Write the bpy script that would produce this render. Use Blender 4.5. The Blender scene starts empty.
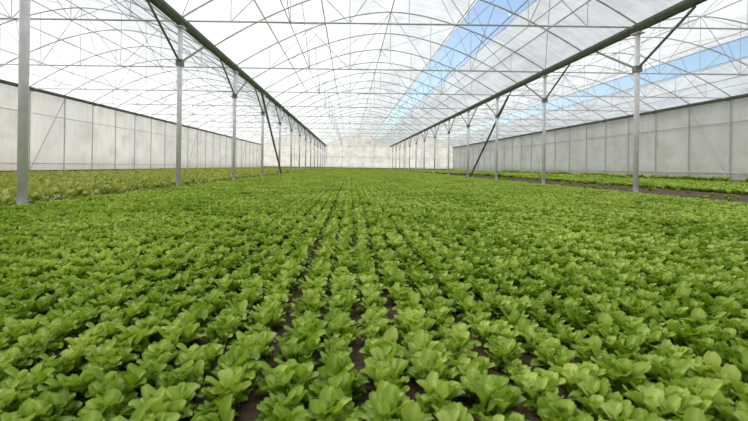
import bpy, math, random
from mathutils import Vector, Matrix
R = random.Random(7)
C = bpy.context
scn = C.scene
try:
    scn.view_settings.view_transform = 'Standard'
except Exception: pass

# ---------------- layout ----------------
XL, XR = -3.63, 6.05           # post rows
BW = XR - XL
WL, WR = XL-BW, XR+BW          # side walls
Y0, SP = 5.5, 5.0
YN, YF = Y0-3*SP, Y0+14*SP     # front / back gable
GZ = 3.52                      # gutter height
RISE = 1.75
BAYS = [(WL, XL), (XL, XR), (XR, WR)]
def roofz(u):  # u -1..1
    return GZ+0.08+RISE*(1-abs(u)**1.75)

# ---------------- material helpers ----------------
def newmat(name):
    m = bpy.data.materials.new(name); m.use_nodes = True
    nt = m.node_tree; nt.nodes.clear()
    o = nt.nodes.new('ShaderNodeOutputMaterial')
    return m, nt, o
def N(nt, t, **kw):
    n = nt.nodes.new(t)
    for k, v in kw.items(): setattr(n, k, v)
    return n
def noise(nt, scale, detail=4, mscale=(1,1,1), coord='Object'):
    tc = N(nt, 'ShaderNodeTexCoord'); mp = N(nt, 'ShaderNodeMapping')
    mp.inputs['Scale'].default_value = mscale
    nt.links.new(tc.outputs[coord], mp.inputs[0])
    n = N(nt, 'ShaderNodeTexNoise'); n.inputs['Scale'].default_value = scale
    n.inputs['Detail'].default_value = detail
    nt.links.new(mp.outputs[0], n.inputs['Vector'])
    return n.outputs['Fac']
def ramp(nt, fac, stops):
    r = N(nt, 'ShaderNodeValToRGB'); e = r.color_ramp.elements
    while len(e) < len(stops): e.new(0.5)
    for i, (p, c) in enumerate(stops):
        e[i].position = p; e[i].color = (*c, 1)
    nt.links.new(fac, r.inputs[0]); return r.outputs[0]
def mixc(nt, fac, a, b, mode='MIX'):
    m = N(nt, 'ShaderNodeMix', data_type='RGBA', blend_type=mode)
    if isinstance(fac, (int, float)): m.inputs[0].default_value = fac
    else: nt.links.new(fac, m.inputs[0])
    for s, v in ((6, a), (7, b)):
        if isinstance(v, tuple): m.inputs[s].default_value = (*v, 1)
        else: nt.links.new(v, m.inputs[s])
    return m.outputs[2]
def mth(nt, op, a, b=0.0, c=None):
    m = N(nt, 'ShaderNodeMath', operation=op)
    for i, v in enumerate((a, b) if c is None else (a, b, c)):
        if isinstance(v, (int, float)): m.inputs[i].default_value = v
        else: nt.links.new(v, m.inputs[i])
    return m.outputs[0]

def metal(name, c1, c2, rough=0.45, met=0.5):
    m, nt, o = newmat(name)
    p = N(nt, 'ShaderNodeBsdfPrincipled')
    nt.links.new(ramp(nt, noise(nt, 6, 5), [(0.3, c1), (0.7, c2)]), p.inputs['Base Color'])
    p.inputs['Roughness'].default_value = rough; p.inputs['Metallic'].default_value = met
    nt.links.new(p.outputs[0], o.inputs[0]); return m
M_galv = metal('galvanized_steel', (0.52,0.53,0.51), (0.70,0.71,0.69), met=0.2)
M_post = metal('post_steel', (0.76,0.73,0.76), (0.94,0.90,0.93), met=0.0, rough=.4)
M_gut = metal('gutter_steel', (0.08,0.10,0.07), (0.14,0.17,0.12), met=0.1, rough=0.6)
M_brace = metal('brace_steel', (0.13,0.14,0.12), (0.24,0.25,0.22), met=0.2)

def film(name, base, transp, trans):
    m, nt, o = newmat(name)
    streak = noise(nt, 1.0, 5, (1.6, 0.35, 1.6))
    fine = noise(nt, 4.0, 5, (.35, 1.3, .35))
    f = mth(nt, 'ADD', mth(nt, 'MULTIPLY', streak, .6), mth(nt, 'MULTIPLY', fine, .4))
    col = ramp(nt, f, [(0.38, tuple(x*.74 for x in base)), (0.58, base)])
    tc = N(nt, 'ShaderNodeTexCoord'); sx = N(nt, 'ShaderNodeSeparateXYZ'); nt.links.new(tc.outputs['Object'], sx.inputs[0])
    pn = N(nt, 'ShaderNodeTexWhiteNoise', noise_dimensions='1D')
    nt.links.new(mth(nt, 'FLOOR', mth(nt, 'DIVIDE', sx.outputs[1], 5.0)), pn.inputs['W'])
    col = mixc(nt, mth(nt, 'MULTIPLY', pn.outputs[0], .22), col, tuple(x*.72 for x in base))
    d = N(nt, 'ShaderNodeBsdfDiffuse'); t = N(nt, 'ShaderNodeBsdfTranslucent'); tr = N(nt, 'ShaderNodeBsdfTransparent')
    nt.links.new(col, d.inputs[0]); nt.links.new(col, t.inputs[0])
    a = N(nt, 'ShaderNodeMixShader'); a.inputs[0].default_value = trans
    nt.links.new(d.outputs[0], a.inputs[1]); nt.links.new(t.outputs[0], a.inputs[2])
    b = N(nt, 'ShaderNodeMixShader'); b.inputs[0].default_value = transp
    nt.links.new(a.outputs[0], b.inputs[1]); nt.links.new(tr.outputs[0], b.inputs[2])
    nt.links.new(b.outputs[0], o.inputs[0]); return m
M_film = film('roof_plastic_film', (0.90,0.90,0.89), 0.07, 0.58)
M_gable = film('gable_plastic_film', (0.88,0.85,0.78), 0.03, 0.50)

def wallmat(name, top, dirt, low, tl):
    m, nt, o = newmat(name)
    tc = N(nt, 'ShaderNodeTexCoord'); sx = N(nt, 'ShaderNodeSeparateXYZ')
    nt.links.new(tc.outputs['Object'], sx.inputs[0])
    big = noise(nt, 0.5, 5, (1, 1, 0.8)); drip = noise(nt, 3.0, 4, (1, 1, 0.15))
    blot = noise(nt, 0.9, 6, (1, .6, 1.4))
    c = ramp(nt, big, [(0.35, tuple(x*.86 for x in top)), (0.65, top)])
    c = mixc(nt, mth(nt, 'MULTIPLY', ramp(nt, drip, [(0.45, (0,0,0)), (0.75, (1,1,1))]), .55), c, dirt)
    c = mixc(nt, mth(nt, 'MULTIPLY', ramp(nt, blot, [(0.50, (0,0,0)), (0.66, (1,1,1))]), .40), c, tuple(x*.82 for x in dirt))
    pn = N(nt, 'ShaderNodeTexWhiteNoise', noise_dimensions='1D')
    nt.links.new(mth(nt, 'FLOOR', mth(nt, 'DIVIDE', sx.outputs[1], 2.5)), pn.inputs['W'])
    c = mixc(nt, mth(nt, 'MULTIPLY', pn.outputs[0], .14), c, dirt)
    g = mth(nt, 'SUBTRACT', 1.0, mth(nt, 'DIVIDE', mth(nt, 'ADD', sx.outputs[2], mth(nt, 'MULTIPLY', drip, .9)), 1.4))
    N_ = N(nt, 'ShaderNodeClamp'); nt.links.new(g, N_.inputs[0])
    c = mixc(nt, N_.outputs[0], c, low)
    d = N(nt, 'ShaderNodeBsdfDiffuse'); t = N(nt, 'ShaderNodeBsdfTranslucent')
    nt.links.new(c, d.inputs[0]); nt.links.new(c, t.inputs[0])
    a = N(nt, 'ShaderNodeMixShader'); a.inputs[0].default_value = tl
    nt.links.new(d.outputs[0], a.inputs[1]); nt.links.new(t.outputs[0], a.inputs[2])
    nt.links.new(a.outputs[0], o.inputs[0]); return m
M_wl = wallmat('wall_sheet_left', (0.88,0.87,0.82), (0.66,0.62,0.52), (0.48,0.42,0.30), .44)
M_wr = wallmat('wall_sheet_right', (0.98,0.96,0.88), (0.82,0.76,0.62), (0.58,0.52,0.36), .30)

def soilmat():
    m, nt, o = newmat('soil')
    p = N(nt, 'ShaderNodeBsdfPrincipled')
    n1 = noise(nt, 0.8, 6); n2 = noise(nt, 30, 6)
    c = ramp(nt, n2, [(0.3, (0.035,0.020,0.011)), (0.7, (0.14,0.085,0.050))])
    c = mixc(nt, mth(nt, 'MULTIPLY', n1, .5), c, (0.15,0.09,0.055))
    nt.links.new(c, p.inputs['Base Color']); p.inputs['Roughness'].default_value = .95
    b = N(nt, 'ShaderNodeBump'); b.inputs['Strength'].default_value = .8; b.inputs['Distance'].default_value = .03
    nt.links.new(n2, b.inputs['Height']); nt.links.new(b.outputs[0], p.inputs['Normal'])
    nt.links.new(p.outputs[0], o.inputs[0]); return m
M_soil = soilmat()

def leafmat(name, dark, mid, light):
    m, nt, o = newmat(name)
    oi = N(nt, 'ShaderNodeObjectInfo')
    at = N(nt, 'ShaderNodeAttribute', attribute_name='tone')
    pn = N(nt, 'ShaderNodeTexNoise'); pn.inputs['Scale'].default_value = .9; pn.inputs['Detail'].default_value = 3
    nt.links.new(oi.outputs['Location'], pn.inputs['Vector'])
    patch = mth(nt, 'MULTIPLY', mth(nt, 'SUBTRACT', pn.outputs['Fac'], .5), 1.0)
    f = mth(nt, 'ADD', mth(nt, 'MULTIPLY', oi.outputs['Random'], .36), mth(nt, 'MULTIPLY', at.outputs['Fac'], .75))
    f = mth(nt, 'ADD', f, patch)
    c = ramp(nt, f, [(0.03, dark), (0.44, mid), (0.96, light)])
    p = N(nt, 'ShaderNodeBsdfPrincipled'); nt.links.new(c, p.inputs['Base Color'])
    p.inputs['Roughness'].default_value = .40; p.inputs['Specular IOR Level'].default_value = .35
    t = N(nt, 'ShaderNodeBsdfTranslucent')
    nt.links.new(mixc(nt, 1.0, c, (1.0,1.0,.4), 'MULTIPLY'), t.inputs[0])
    a = N(nt, 'ShaderNodeMixShader'); a.inputs[0].default_value = .30
    nt.links.new(p.outputs[0], a.inputs[1]); nt.links.new(t.outputs[0], a.inputs[2])
    nt.links.new(a.outputs[0], o.inputs[0]); return m
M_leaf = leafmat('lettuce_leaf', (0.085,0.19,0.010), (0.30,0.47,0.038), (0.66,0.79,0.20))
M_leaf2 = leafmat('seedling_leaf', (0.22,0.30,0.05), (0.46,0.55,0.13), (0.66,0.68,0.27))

# ---------------- mesh helpers ----------------
class MB:
    def __init__(s): s.v=[]; s.f=[]
    def tube(s, a, b, r, n=6):
        a=Vector(a); b=Vector(b); d=(b-a)
        if d.length<1e-5: return
        d.normalize(); up=Vector((0,0,1)) if abs(d.z)<.95 else Vector((1,0,0))
        u=d.cross(up).normalized(); w=d.cross(u)
        i=len(s.v)
        for p in (a,b):
            for k in range(n):
                t=2*math.pi*k/n
                s.v.append(p+u*(r*math.cos(t))+w*(r*math.sin(t)))
        for k in range(n):
            k2=(k+1)%n; s.f.append((i+k,i+k2,i+n+k2,i+n+k))
        s.f.append(tuple(i+k for k in range(n))[::-1]); s.f.append(tuple(i+n+k for k in range(n)))
    def path(s, pts, r, n=6):
        for a,b in zip(pts[:-1],pts[1:]): s.tube(a,b,r,n)
    def box(s, lo, hi):
        i=len(s.v)
        for z in (lo[2],hi[2]):
            for x,y in ((lo[0],lo[1]),(hi[0],lo[1]),(hi[0],hi[1]),(lo[0],hi[1])):
                s.v.append(Vector((x,y,z)))
        for q in ((0,3,2,1),(4,5,6,7),(0,1,5,4),(1,2,6,5),(2,3,7,6),(3,0,4,7)):
            s.f.append(tuple(i+k for k in q))
    def mesh(s, name, mat, smooth=False):
        me=bpy.data.meshes.new(name); me.from_pydata(s.v,[],s.f); me.materials.append(mat)
        if smooth: me.polygons.foreach_set('use_smooth',[True]*len(me.polygons))
        me.update(); return me
    def obj(s, name, mat, smooth=False, parent=None, loc=None):
        o=bpy.data.objects.new(name, s.mesh(name,mat,smooth)); C.collection.objects.link(o)
        if parent: o.parent=parent
        if loc: o.location=loc
        return o
def empty(name, loc=(0,0,0)):
    e=bpy.data.objects.new(name,None); e.location=loc; C.collection.objects.link(e); return e

# ---------------- ground ----------------
m=MB(); m.v=[Vector((-150,-60,0)),Vector((150,-60,0)),Vector((150,260,0)),Vector((-150,260,0))]; m.f=[(0,1,2,3)]
m.obj('ground', M_soil)

# ---------------- posts ----------------
post=MB()
post.tube((0,0,-0.02),(0,0,GZ-0.125),0.052,12)
post.box((-.1,-.1,0.0),(.1,.1,.025))
post.box((-.08,-.14,GZ-.13),(.08,.14,GZ-.105))
post_me=post.mesh('post_body',M_post,True)
br=MB()
for s_ in (-1,1):
    br.tube((0,s_*.03,GZ-.85),(0,s_*1.75,GZ-.10),.026,6)
br.box((-.07,-.07,GZ-.93),(.07,.07,GZ-.80))
br_me=br.mesh('post_brace',M_brace)
lb=MB(); lb.tube((.12,5,0.02),(.12,-1.0,GZ-.2),.045,8)
lb_me=lb.mesh('leaning_brace',M_brace)
for X in (XL,XR):
    for k in range(-2,14):
        y=Y0+k*SP
        e=empty('greenhouse_post',(X,y,0))
        parts=[('column',post_me),('v_brace',br_me)]
        if k==3: parts.append(('leaning_brace',lb_me))
        for nm,me in parts:
            o=bpy.data.objects.new(nm,me); o.parent=e; C.collection.objects.link(o)

# ---------------- gutters ----------------
def gutter(X, w, name='rain_gutter'):
    m=MB()
    prof=[(-w,.06),(-w*.95,.0),(-w*.5,-.07),(w*.5,-.07),(w*.95,.0),(w,.06),(w*.9,.06),(w*.42,-.05),(-w*.42,-.05),(-w*.9,.06)]
    n=len(prof)
    for y in (YN+.12,YF-.12):
        for a,b in prof: m.v.append(Vector((X+a,y,GZ+b)))
    for k in range(n):
        k2=(k+1)%n; m.f.append((k,k2,n+k2,n+k))
    y=YN+SP
    while y<YF-1:
        m.box((X-w*.6,y-.03,GZ-.10),(X+w*.6,y+.03,GZ-.07)); y+=SP
    return m.obj(name,M_gut)
gutter(XL,.105); gutter(XR,.105); gutter(WL+.16,.06); gutter(WR-.16,.06)

# ---------------- roof trusses ----------------
def truss_mesh(full):
    m=MB(); h=BW/2; z0=GZ+.02
    pts=[(h*u, 0, roofz(u)) for u in [i/14-1 for i in range(29)]]
    m.path(pts,.022,6)
    if full:
        m.tube((-h,0,z0),(h,0,z0),.020,6)
        us=[-.78,-.52,-.26,0,.26,.52,.78]
        for u in us: m.tube((h*u,0,z0),(h*u,0,roofz(u)),.009,5)
        for a,b in ((-.78,-.52),(-.26,-.52),(-.26,0),(.26,0),(.26,.52),(.78,.52)):
            m.tube((h*a,0,z0),(h*b,0,roofz(b)),.010,5)
    return m.mesh('roof_truss' if full else 'roof_arch',M_galv)
T1,T2=truss_mesh(True),truss_mesh(False)
for a,b in BAYS:
    cx=(a+b)/2
    k=0; y=YN
    while y<=YF+.01:
        o=bpy.data.objects.new('roof_truss' if k%2==0 else 'roof_arch', T1 if k%2==0 else T2)
        o.location=(cx,y,0); C.collection.objects.link(o); k+=1; y+=SP/2
    m=MB(); h=BW/2
    for u in (-.72,-.42,0,.42,.62,.8):
        m.tube((cx+h*u,YN,roofz(u)-.03),(cx+h*u,YF,roofz(u)-.03),.018,6)
    for u in (-.52,.52):
        m.tube((cx+h*u,YN,GZ+.0),(cx+h*u,YF,GZ+.0),.010,5)
    m.obj('roof_purlins',M_galv)
    m=MB(); y=YN; k=0
    while y<YF-.1:
        for (u1,u2) in ((-1,-.42),(-.42,0),(0,.42),(.62,1)):
            if k%2: u1,u2=u2,u1
            m.tube((cx+h*u1,y,roofz(u1)-.04),(cx+h*u2,y+SP,roofz(u2)-.04),.008,4)
        for u in (-.52,.52):
            m.tube((cx+h*u,y,GZ+.02),(cx+h*u,y+SP/2,roofz(u)-.03),.009,4)
            m.tube((cx+h*u,y+SP,GZ+.02),(cx+h*u,y+SP/2,roofz(u)-.03),.009,4)
        k+=1; y+=SP
    m.obj('roof_bracing',M_galv)

# ---------------- roof film ----------------
def filmstrip(m, cx, u0, u1, off=.03, n=16):
    h=BW/2
    ys=[]; y=YN
    while y<YF-.01: ys.append(y); y+=SP/4
    ys.append(YF)
    base=len(m.v)
    for j,y in enumerate(ys):
        sag=-.05 if j%2 else 0.0
        for i in range(n+1):
            u=u0+(u1-u0)*i/n
            m.v.append(Vector((cx+h*u,y,roofz(u)+off+sag*.5)))
    for j in range(len(ys)-1):
        for i in range(n):
            a=base+j*(n+1)+i; m.f.append((a,a+1,a+n+2,a+n+1))
for bi,(a,b) in enumerate(BAYS):
    cx=(a+b)/2; h=BW/2
    m=MB()
    if bi==0: filmstrip(m,cx,-1,1,n=28)
    else:
        filmstrip(m,cx,-1,.42,n=20); filmstrip(m,cx,.65,1,n=8)
    m.obj('roof_film',M_film,True)
    if bi>0:
        m=MB(); za=roofz(.42)+.05
        m.v=[Vector((cx+h*.42,YN,za)),Vector((cx+h*.53,YN,za+.55)),Vector((cx+h*.53,YF,za+.55)),Vector((cx+h*.42,YF,za))]; m.f=[(0,1,2,3)]
        fl=m.obj('roof_vent_flap',M_film)
        f=MB(); f.tube((cx+h*.53,YN,za+.55),(cx+h*.53,YF,za+.55),.02)
        y=YN
        while y<=YF:
            f.tube((cx+h*.42,y,za),(cx+h*.53,y,za+.55),.015,5)
            f.tube((cx+h*.53,y,za+.55),(cx+h*.62,y,roofz(.62)),.010,5); y+=SP/2
        f.obj('vent_frame',M_galv,parent=fl)

# ---------------- gables (end walls) ----------------
def gable(y, name):
    e=empty(name,(0,0,0))
    m=MB()
    for a,b in BAYS:
        cx=(a+b)/2; h=BW/2; i=len(m.v)
        n=24
        for k in range(n+1):
            u=-1+2*k/n
            m.v.append(Vector((cx+h*u,y,0))); m.v.append(Vector((cx+h*u,y,roofz(u)+.02)))
        for k in range(n): q=i+2*k; m.f.append((q,q+2,q+3,q+1))
    m.obj('sheet',M_gable,parent=e)
    m=MB(); s=-.05 if y>0 else .05
    x=WL
    while x<=WR+.01:
        u=((x-WL)%BW)/BW*2-1
        m.tube((x,y+s,0),(x,y+s,min(roofz(u),GZ+2)),.03); x+=BW/4
    for z in (.45,1.9,GZ): m.tube((WL,y+s,z),(WR,y+s,z),.03)
    m.obj('frame',M_galv,parent=e)
    m=MB(); m.box((WL,y+s*.8-.02,0),(WR,y+s*.8+.02,.3)); m.obj('kickboard',M_kick,parent=e)
M_kick=metal('kickboard_wood',(0.16,0.09,0.05),(0.28,0.19,0.12),rough=.9,met=0)
gable(YF,'wall_back'); gable(YN,'wall_front')

# ---------------- side walls ----------------
def sidewall(X, name, mat, inward):
    e=empty(name)
    m=MB(); y=YN; k=0
    while y<YF-.01:
        i=len(m.v)
        zs=[0,.5,1.2,2.0,2.8,GZ+.08]
        for z in zs:
            for f in (0,.5,1):
                m.v.append(Vector((X+.02*math.sin(f*math.pi)*(1 if k%2 else -1),y+2.5*f,z)))
        for r in range(len(zs)-1):
            for c in range(2):
                q=i+3*r+c; m.f.append((q,q+1,q+4,q+3))
        y+=2.5; k+=1
    m.obj('sheet',mat,True,parent=e)
    m=MB(); y=YN; d=inward*.05
    while y<=YF+.01:
        m.tube((X+d,y,0),(X+d,y,GZ-.02),.03,8); y+=2.5
    m.tube((X+d,YN,2.55),(X+d,YF,2.55),.015)
    m.tube((X+d,YN,.45),(X+d,YF,.45),.02)
    for q in range(0,5):
        yb=YN+10+q*20
        if yb+2.5<YF: m.tube((X+d,yb,.1),(X+d,yb+2.5,GZ-.1),.025)
    m.obj('frame',M_galv,parent=e)
    m=MB(); m.box((X-.03+inward*.04,YN,0),(X+.03+inward*.04,YF,.16)); m.obj('kickboard',M_kick,parent=e)
    return e
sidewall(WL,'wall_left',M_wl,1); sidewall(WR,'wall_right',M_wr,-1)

# ---------------- plants ----------------
def leaf(V,F,T,base,az,L,W,el0,el1,tone,ruf,nt_=6,nw=4):
    ca,sa=math.cos(az),math.sin(az); i0=len(V)
    r=0;z=0; ph=R.random()*6.3
    for j in range(nt_+1):
        t=j/nt_
        el=el0+(el1-el0)*t
        if j>0: r+=L/nt_*math.cos(el); z+=L/nt_*math.sin(el)
        w=W*.5*(0.14+0.86*max(0,math.sin(math.pi*min(1,max(0,(t-.15)/.88))**1.3))**.6) if t<.99 else W*.22
        for c in range(nw+1):
            s=-1+2*c/nw
            cup=.28*W*(s*s)*(.35+math.sin(t*math.pi)*.6)
            rf=ruf*math.sin(ph+t*9+s*4)*abs(s)
            lr=r-math.sin(el)*cup+ruf*.5*math.sin(ph+5*t); lz=z+math.cos(el)*cup+rf
            tr=w*s
            V.append(Vector((base[0]+ca*lr-sa*tr, base[1]+sa*lr+ca*tr, base[2]+lz)))
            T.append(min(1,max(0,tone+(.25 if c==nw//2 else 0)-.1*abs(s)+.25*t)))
    for j in range(nt_):
        for c in range(nw):
            a=i0+j*(nw+1)+c; F.append((a,a+1,a+nw+2,a+nw+1))
def plant(name,mat,n,L,outer,nt_=6,nw=4,wr=.60,sp=.021):
    V=[];F=[];T=[]
    for k in range(n):
        q=k/(n-1)
        az=k*2.39996+R.uniform(-.7,.7)
        ll=L*(.85+.18*q)*R.uniform(.62,1.3)
        el0=math.radians(86-outer*.30*q+R.uniform(-16,4)); el1=math.radians(60-outer*q+R.uniform(-38,26))
        bx,by=R.uniform(-sp,sp),R.uniform(-sp,sp)
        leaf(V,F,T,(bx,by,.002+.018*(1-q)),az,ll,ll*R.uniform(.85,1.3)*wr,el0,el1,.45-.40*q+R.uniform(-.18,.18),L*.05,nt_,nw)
    me=bpy.data.meshes.new(name); me.from_pydata(V,[],F); me.materials.append(mat)
    me.polygons.foreach_set('use_smooth',[True]*len(me.polygons))
    a=me.attributes.new('tone','FLOAT','POINT'); a.data.foreach_set('value',T)
    me.update(); return bpy.data.objects.new(name,me)
colA=bpy.data.collections.new('lettuce_plants')
for i in range(10):
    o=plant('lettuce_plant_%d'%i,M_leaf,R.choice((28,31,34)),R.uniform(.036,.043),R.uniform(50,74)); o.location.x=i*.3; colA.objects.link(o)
colB=bpy.data.collections.new('seedling_plants')
for i in range(3):
    o=plant('seedling_plant_%d'%i,M_leaf2,9,.07,80,4,2); o.location=(i*.3,1,0); colB.objects.link(o)

def crop(name, col, pts):
    me=bpy.data.meshes.new(name)
    me.from_pydata([p[0] for p in pts],[],[])
    a=me.attributes.new('rot','FLOAT_VECTOR','POINT'); b=me.attributes.new('scl','FLOAT','POINT'); c=me.attributes.new('idx','INT','POINT')
    fl=[]
    for p in pts: fl+= [R.uniform(-.25,.25),R.uniform(-.25,.25),R.uniform(0,6.28)]
    a.data.foreach_set('vector',fl); b.data.foreach_set('value',[p[1] for p in pts]); c.data.foreach_set('value',[R.randrange(240) for p in pts])
    ob=bpy.data.objects.new(name,me); C.collection.objects.link(ob)
    ng=bpy.data.node_groups.new(name+'_gn','GeometryNodeTree')
    ng.interface.new_socket('Geometry',in_out='INPUT',socket_type='NodeSocketGeometry')
    ng.interface.new_socket('Geometry',in_out='OUTPUT',socket_type='NodeSocketGeometry')
    gi=ng.nodes.new('NodeGroupInput'); go=ng.nodes.new('NodeGroupOutput')
    ci=ng.nodes.new('GeometryNodeCollectionInfo'); ci.inputs[0].default_value=col
    ci.inputs['Separate Children'].default_value=True; ci.inputs['Reset Children'].default_value=True
    ip=ng.nodes.new('GeometryNodeInstanceOnPoints'); ip.inputs['Pick Instance'].default_value=True
    def at(n,t):
        x=ng.nodes.new('GeometryNodeInputNamedAttribute'); x.data_type=t; x.inputs[0].default_value=n; return x.outputs[0]
    e2=ng.nodes.new('FunctionNodeEulerToRotation')
    ng.links.new(at('rot','FLOAT_VECTOR'),e2.inputs[0])
    ng.links.new(e2.outputs[0],ip.inputs['Rotation'])
    ng.links.new(at('scl','FLOAT'),ip.inputs['Scale']); ng.links.new(at('idx','INT'),ip.inputs['Instance Index'])
    ng.links.new(gi.outputs[0],ip.inputs['Points']); ng.links.new(ci.outputs[0],ip.inputs['Instance']); ng.links.new(ip.outputs[0],go.inputs[0])
    md=ob.modifiers.new('instances','NODES'); md.node_group=ng
    return ob

def row(x,y0,y1,dy,sc,jx,jy,drop,out,wob=0):
    y=y0+R.random()*dy; p1=R.random()*6.3; p2=R.random()*6.3
    while y<=y1:
        if R.random()>drop:
            wx=wob*(math.sin(y*1.1+p1)+.7*math.sin(y*3.1+p2))
            out.append(((x+wx+R.gauss(0,jx),y+R.gauss(0,jy),-.003*sc),sc*R.uniform(.72,1.28)))
        y+=dy*R.uniform(.85,1.15)
def rows(x0,x1,y0,y1,dx,dy,sc,jit,drop,out):
    x=x0
    while x<=x1:
        row(x+R.uniform(-.08,.08)*dx,y0,y1,dy,sc,jit*dx,jit*dy*1.3,drop,out); x+=dx
xs=[]; x=-3.50; k=0
DX=.110
while x<5.9:
    xs.append(x+R.uniform(-.005,.005)); k+=1
    x+=DX*(1.10 if k%5==0 else 1.0)
pts=[]
for x in xs:
    row(x,-1.5,16,.041,1.16,.008,.010,.02,pts,.004)
    row(x,16,30,.060,1.22,.007,.014,.02,pts,.003)
    row(x,30,50,.09,1.5,.010,.02,.02,pts)
rows(-3.5,5.9,50,YF-.6,.24,.20,2.8,.12,.0,pts)
crop('lettuce_crop',colA,pts)
pts=[]
rows(8.8,15.1,3,26,.17,.13,2.1,.14,.12,pts)
rows(8.8,15.1,26,YF-.6,.28,.24,3.0,.15,.02,pts)
rows(6.6,8.7,36,YF-.6,.28,.24,2.8,.15,.1,pts)
crop('lettuce_crop',colA,pts)
pts=[]
rows(-12.8,-3.8,2,30,.22,.16,1.5,.16,.2,pts)
rows(-12.8,-3.8,30,YF-.6,.3,.26,2.0,.15,.08,pts)
crop('seedling_crop',colB,pts)
pts=[]
for _ in range(420):
    pts.append(((WR-.38+R.gauss(0,.07),R.uniform(4,50),0),R.uniform(2,6)))
for _ in range(120):
    pts.append(((R.uniform(6.4,8.6),R.uniform(4,30),0),R.uniform(.8,1.6)))
crop('wall_weeds',colA,pts)

# ---------------- light ----------------
w=bpy.data.worlds.new('sky'); scn.world=w; w.use_nodes=True; nt=w.node_tree; nt.nodes.clear()
o=nt.nodes.new('ShaderNodeOutputWorld'); bg=nt.nodes.new('ShaderNodeBackground')
sk=nt.nodes.new('ShaderNodeTexSky'); sk.sky_type='NISHITA'; sk.sun_disc=False
sk.sun_elevation=math.radians(48); sk.sun_rotation=math.radians(-35); sk.air_density=1.0; sk.dust_density=.8
bg.inputs[1].default_value=.16
nt.links.new(sk.outputs[0],bg.inputs[0]); nt.links.new(bg.outputs[0],o.inputs[0])
s=bpy.data.lights.new('sun','SUN'); s.energy=7.5; s.angle=math.radians(1.0); s.color=(1,.96,.90)
so=bpy.data.objects.new('sun',s); C.collection.objects.link(so)
so.rotation_euler=Vector((-.52,.62,.92)).to_track_quat('Z','Y').to_euler(); so.location=(0,0,20)

# ---------------- camera ----------------
cam=bpy.data.cameras.new('camera'); co=bpy.data.objects.new('camera',cam); C.collection.objects.link(co)
cam.sensor_width=36; cam.lens=36*496/748
cam.shift_x=(374-350)/748; cam.shift_y=-(210.5-166)/748
cam.clip_start=.02; cam.clip_end=1000
cam.dof.use_dof=True; cam.dof.focus_distance=4.0; cam.dof.aperture_fstop=8
co.location=(0,0,.52)
co.rotation_euler=(Matrix.Rotation(math.radians(90),4,'X')@Matrix.Rotation(math.radians(0.8),4,'Z')).to_euler()
scn.camera=co
